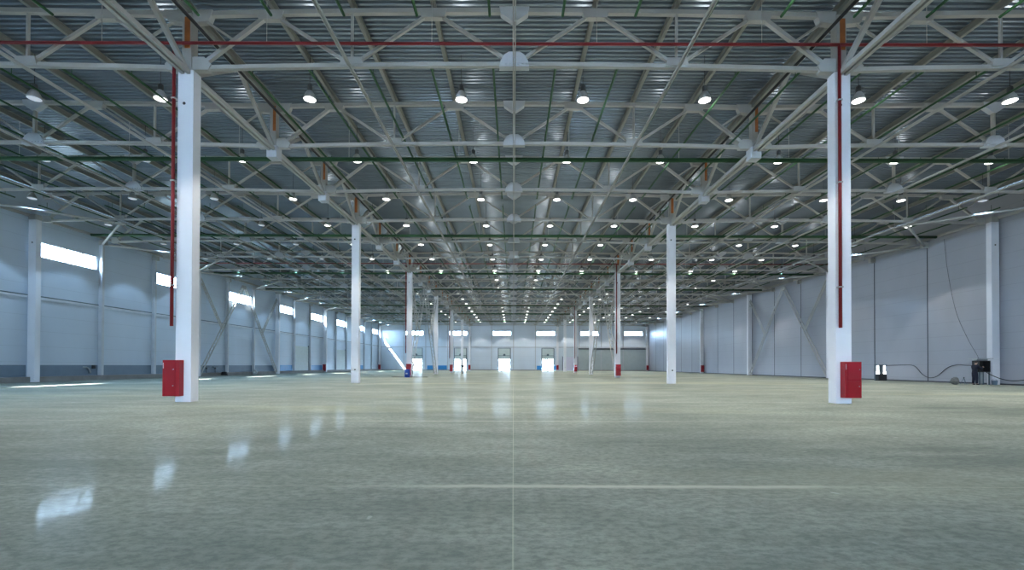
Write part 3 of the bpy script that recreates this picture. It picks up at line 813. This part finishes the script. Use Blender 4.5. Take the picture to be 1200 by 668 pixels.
# ------------------------------------------------------------------ people
def skin(name, verts, edges, radii, m, parent, root=0, sub=2):
    me = bpy.data.meshes.new(name); me.from_pydata(verts, edges, [])
    o = bpy.data.objects.new(name, me); COL.objects.link(o)
    md = o.modifiers.new('s', 'SKIN')
    for v, r in zip(me.skin_vertices[0].data, radii):
        v.radius = r if isinstance(r, tuple) else (r, r); v.use_root = False
    me.skin_vertices[0].data[root].use_root = True
    md.use_smooth_shade = True
    sb = o.modifiers.new('u', 'SUBSURF'); sb.levels = sub; sb.render_levels = sub
    dg = bpy.context.evaluated_depsgraph_get(); dg.update()
    m2 = bpy.data.meshes.new_from_object(o.evaluated_get(dg)); m2.materials.clear(); m2.materials.append(m)
    for p in m2.polygons: p.use_smooth = True
    o.modifiers.clear(); o.data = m2; o.parent = parent
    return o
def chain(J, R, paths):
    names = list(J); idx = {n: i for i, n in enumerate(names)}
    ed = set()
    for pth in paths:
        for a, b in zip(pth, pth[1:]): ed.add((idx[a], idx[b]))
    return [J[n] for n in names], list(ed), [R[n] for n in names]
def hand_joints(J, R, paths, side, wrist, d, palm):
    """palm + four unequal bent fingers + thumb; d = forward of the hand, palm = direction the palm faces"""
    w = Vector(wrist); d = Vector(d).normalized(); pn = Vector(palm).normalized(); a = d.cross(pn).normalized()
    k = side
    J[k + 'palm'] = tuple(w + d * .055); R[k + 'palm'] = (.030, .018)
    paths.append([k + 'wrist', k + 'palm'])
    for f, (off, ln) in enumerate(((-.030, .072), (-.010, .082), (.010, .077), (.030, .060))):
        b0 = w + d * .095 + a * off
        p1 = b0 + d * ln * .45 + pn * ln * .12; p2 = p1 + d * ln * .25 + pn * ln * .28; 
        for n, (p, r) in enumerate(((b0, .0105), (p1, .0095), (p2, .0085))):
            J[k + 'f%d%d' % (f, n)] = tuple(p); R[k + 'f%d%d' % (f, n)] = r
        paths.append([k + 'palm', k + 'f%d0' % f, k + 'f%d1' % f, k + 'f%d2' % f])
    t0 = w + d * .035 - a * .038 + pn * .01; t1 = t0 + d * .03 - a * .022 + pn * .015; t2 = t1 + d * .03 - a * .004 + pn * .012
    for n, (p, r) in enumerate(((t0, .012), (t1, .011), (t2, .009))):
        J[k + 't%d' % n] = tuple(p); R[k + 't%d' % n] = r
    paths.append([k + 'palm', k + 't0', k + 't1', k + 't2'])

def person(loc, rotz, scale, pose, top, legs, label):
    """faces +Y before rotz; height about 1.76 at scale 1"""
    t = thing('person', loc, label, 'person'); t.rotation_euler = (0, 0, rotz); t.scale = (scale,) * 3
    J, R = {}, {}
    def j(n, p, r): J[n] = p; R[n] = r
    lean = pose['lean']
    j('pelvis', (0, 0, .95), (.155, .11))
    j('belt', (0, lean * .1, 1.03), (.142, .10)); j('waist', (0, lean * .25, 1.12), (.135, .095)); j('chest', (0, lean * .7, 1.32), (.165, .115)); j('neck0', (0, lean, 1.46), (.075, .07))
    j('neck', (0, lean + .02, 1.53), .055)
    paths = [['pelvis', 'belt', 'waist', 'chest', 'neck0', 'neck']]
    for k, s in (('l', -1), ('r', 1)):
        hp_, kn, an, toe = pose[k + 'leg']
        j(k + 'hip', (s * .095, 0, .88), .095); j(k + 'knee', kn, .062); j(k + 'calf', tuple(Vector(kn).lerp(Vector(an), .35)), .058)
        j(k + 'ankle', an, .038); j(k + 'toe', toe, (.042, .026))
        paths.append(['pelvis', k + 'hip', k + 'knee', k + 'calf', k + 'ankle', k + 'toe'])
        el, wr_ = pose[k + 'arm']
        j(k + 'sho', (s * .19, lean * .95, 1.42), .062); j(k + 'elbow', el, .042); j(k + 'fore', tuple(Vector(el).lerp(Vector(wr_), .3)), .042); j(k + 'wrist', wr_, .027)
        paths.append(['chest', k + 'sho', k + 'elbow', k + 'fore', k + 'wrist'])
        d = (Vector(wr_) - Vector(el)); hand_joints(J, R, paths, k, wr_, d, pose['palm'][0 if s < 0 else 1])
    hd = Vector((0, lean + .045, 1.645))
    j('skull', tuple(hd), (.078, .095)); j('crown', tuple(hd + Vector((0, -.01, .075))), (.062, .078)); j('chin', tuple(hd + Vector((0, .045, -.075))), (.045, .05))
    paths += [['neck', 'skull', 'crown'], ['skull', 'chin']]
    body = skin('body', *chain(J, R, paths), M['skin'], t)
    # face on the same body mesh
    bm = bmesh.new(); bm.from_mesh(body.data)
    def blob(c, r, sc):
        q = bmesh.ops.create_icosphere(bm, subdivisions=2, radius=r)
        for v in q['verts']: v.co = Vector((v.co.x * sc[0], v.co.y * sc[1], v.co.z * sc[2])) + Vector(c)
    blob(hd + Vector((0, .10, -.01)), .016, (.8, 1.2, 1.7))
    for s in (-1, 1): blob(hd + Vector((s * .082, 0, -.005)), .028, (.4, .8, 1.2))
    bm.to_mesh(body.data); bm.free()
    for p in body.data.polygons: p.use_smooth = True
    for s in (-1, 1):
        put('eye', MB().lathe([(.003, -.008), (.010, -.005), (.011, .0), (.010, .005), (.003, .008)], 10, tuple(hd + Vector((s * .03, .088, .02)))), M['black'], body)
    put('mouth', MB().box(-.022, .022, hd.y + .088, hd.y + .098, hd.z - .062, hd.z - .054), M['red'], body)
    bm = bmesh.new(); bmesh.ops.create_uvsphere(bm, u_segments=24, v_segments=16, radius=1)
    bmesh.ops.delete(bm, geom=[v for v in bm.verts if v.co.z < -.1 + .55 * max(v.co.y, 0) * 1.6 - .35 * (v.co.y < 0)], context='VERTS')
    for v in bm.verts: v.co = Vector((v.co.x * .092, v.co.y * .112, v.co.z * .105)) + hd + Vector((0, -.008, .035))
    me = bpy.data.meshes.new('hair'); bm.to_mesh(me); bm.free(); me.materials.append(M['hair'])
    for p in me.polygons: p.use_smooth = True
    link('hair', me, t)
    # clothes: same joints, a little fuller
    def sub(names, grow, pths, nm, m):
        JJ = {n: J[n] for n in names}; RR = {n: tuple((x + grow) for x in (R[n] if isinstance(R[n], tuple) else (R[n], R[n]))) for n in names}
        v, e, r = chain(JJ, RR, pths)
        return skin(nm, v, e, r, m, t)
    J2 = ['pelvis', 'belt', 'waist', 'chest', 'neck0'] + [k + n for k in 'lr' for n in ('sho', 'elbow', 'fore', 'wrist')]
    sub(J2, .040, [['pelvis', 'belt', 'waist', 'chest', 'neck0']] + [['chest', k + 'sho', k + 'elbow', k + 'fore', k + 'wrist'] for k in 'lr'], 'jacket', top)
    J3 = ['waist', 'belt', 'pelvis'] + [k + n for k in 'lr' for n in ('hip', 'knee', 'calf', 'ankle')]
    sub(J3, .034, [['waist', 'belt', 'pelvis']] + [['pelvis', k + 'hip', k + 'knee', k + 'calf', k + 'ankle'] for k in 'lr'], 'trousers', legs)
    for k in 'lr':
        a, b_ = Vector(J[k + 'ankle']), Vector(J[k + 'toe'])
        skin('shoe', [tuple(a + Vector((0, -.03, -.025))), tuple(a.lerp(b_, .5) + Vector((0, 0, -.01))), tuple(b_ + (b_ - a).normalized() * .02)], [(0, 1), (1, 2)], [.045, .047, (.048, .032)], M['black'], t)
    # rest on the floor
    bpy.context.view_layer.update()
    zmin = min((c.matrix_world @ v.co).z for c in t.children for v in c.data.vertices)
    t.location.z -= zmin - loc[2]
    return t
work = dict(lean=.06, lleg=(0, (-.10, .03, .50), (-.11, -.02, .09), (-.12, .13, .035)), rleg=(0, (.10, .06, .50), (.11, .04, .09), (.12, .19, .035)),
            larm=((-.25, .17, 1.16), (-.16, .42, 1.18)), rarm=((.25, .20, 1.20), (.17, .43, 1.32)), palm=((.4, 0, -1), (-.4, 0, -1)))
person((34.72, 34.5, 0), -PI / 2, 1.0, work, M['navy'], M['navy'], 'person in dark navy work clothes reaching into the electrical cabinet')
walk = dict(lean=.02, lleg=(0, (-.09, .16, .52), (-.09, .22, .10), (-.09, .38, .06)), rleg=(0, (.09, .02, .49), (.09, -.28, .14), (.09, -.16, .035)),
            larm=((-.26, -.10, 1.14), (-.25, -.06, .88)), rarm=((.26, .04, 1.13), (.24, .20, .92)), palm=((1, 0, 0), (-1, 0, 0)))
person((-8.6, 77.5, 0), PI * .85, .95, walk, M['blackcloth'], M['greycloth'], 'person in a black jacket and grey trousers walking far down the hall')

# ------------------------------------------------------------------ outdoors seen through the gates
gnd = put('ground_outside', MB().box(-160, 160, -120, 300, -.5, -.32), M['ground']); tag(gnd, kind='structure')
apron = put('yard_apron', MB().box(-60, 60, BACK + WTH, BACK + 60, -.31, -.02), M['ground']); tag(apron, kind='structure')
def tree(loc, h, r, lab, seed):
    t = thing('tree', loc, lab, 'tree', 'trees outside the gates')
    put('trunk', MB().tube([(0, 0, -.3), (.06, .02, h * .25), (-.03, .05, h * .5)], [.18, .14, .08], 8), M['bark'], t, smooth=True)
    rnd = random.Random(seed); mb = MB()
    for i in range(2600):
        while True:
            p = Vector((rnd.uniform(-1, 1), rnd.uniform(-1, 1), rnd.uniform(-1, 1)))
            if .35 < p.length < 1: break
        c = Vector((p.x * r, p.y * r, h * .52 + p.z * h * .50))
        d = Vector((rnd.uniform(-1, 1), rnd.uniform(-1, 1), rnd.uniform(-1, 1))).normalized(); e = d.cross(Vector((rnd.random(), rnd.random(), 1))).normalized()
        s = rnd.uniform(.12, .24); n = len(mb.v)
        mb.v += [tuple(c - d * s), tuple(c + e * s * .5), tuple(c + d * s), tuple(c - e * s * .5)]; mb.f.append((n, n + 1, n + 2, n + 3))
    me = bpy.data.meshes.new('crown'); me.from_pydata(mb.v, [], mb.f); me.materials.append(M['leaf'])
    link('crown', me, t)
for i, (x, y, h, r, lab) in enumerate(((-29.5, 143, 5.5, 2.6, 'leafy tree seen through the far left gate'), (-16.8, 146, 5.0, 2.4, 'leafy tree seen through the second gate from left'),
                                       (-3.6, 144, 5.4, 2.3, 'leafy tree seen through the middle gate'), (10.2, 147, 5.0, 2.4, 'leafy tree seen through the rightmost open gate'))):
    tree((x, y - 9, 0), h + 2, r + .9, lab, i + 5)

# ------------------------------------------------------------------ daylight
w = bpy.data.worlds.new('sky'); SC.world = w; w.use_nodes = True
bg = w.node_tree.nodes['Background']; bg.inputs[0].default_value = (.53, .74, 1.0, 1); bg.inputs[1].default_value = 58.0
sun = bpy.data.lights.new('sun', 'SUN'); sun.energy = 80; sun.angle = .009; sun.color = (1, .95, .88)
so = bpy.data.objects.new('sun', sun); COL.objects.link(so)
so.rotation_euler = Vector((7.6, 4.0, -10.3)).to_track_quat('-Z', 'Y').to_euler()
def portal(c, sx, sy, d):
    l = bpy.data.lights.new('window_portal', 'AREA'); l.shape = 'RECTANGLE'; l.size = sx; l.size_y = sy; l.cycles.is_portal = True
    o = bpy.data.objects.new('window_portal', l); COL.objects.link(o); o.location = c
    o.rotation_euler = Vector(d).to_track_quat('-Z', 'Z').to_euler()
for a, b, z0, z1, k in lefts: portal((-WX - WTH - .02, (a + b) / 2, (z0 + z1) / 2), b - a, z1 - z0, (1, 0, 0))
for a, b, z0, z1 in backs: portal(((a + b) / 2, BACK + WTH + .02, (z0 + z1) / 2), b - a, z1 - z0, (0, -1, 0))
for a, b in gates: portal(((a + b) / 2, BACK + WTH + .02, 1.55), b - a, 3.1, (0, -1, 0))
portal((0, FRONT - WTH - .02, 9.9), 72, 2.6, (0, 1, 0))
for a, b, z0, z1 in fgates: portal(((a + b) / 2, FRONT - WTH - .02, 1.8), b - a, 3.6, (0, 1, 0))

# ------------------------------------------------------------------ camera
cd = bpy.data.cameras.new('camera'); co = bpy.data.objects.new('camera', cd); COL.objects.link(co)
PITCH, ROLL = math.radians(.55), math.radians(.15)
cd.sensor_width = 36; cd.lens = F_PX / 1200 * 36; cd.clip_end = 800; cd.clip_start = .05
co.matrix_world = Matrix.Translation((0, 0, CAM_H)) @ Matrix.Rotation(PI / 2 + PITCH, 4, 'X') @ Matrix.Rotation(ROLL, 4, 'Z')
cd.shift_x = -1.7 / 1200
cd.shift_y = (94.5 - F_PX * math.tan(PITCH)) / 1200
SC.camera = co

SC.view_settings.view_transform = 'Standard'; SC.view_settings.look = 'None'; SC.view_settings.gamma = 1
SC.view_settings.use_curve_mapping = False
SC.view_settings.exposure = 0.28
cy = SC.cycles
cy.use_denoising = True
try: cy.denoiser = 'OPENIMAGEDENOISE'
except Exception: pass
cy.max_bounces = 7; cy.diffuse_bounces = 4; cy.glossy_bounces = 3; cy.transparent_max_bounces = 8; cy.transmission_bounces = 2
cy.sample_clamp_indirect = 4.0; cy.use_light_tree = True
cy.caustics_reflective = False; cy.caustics_refractive = False
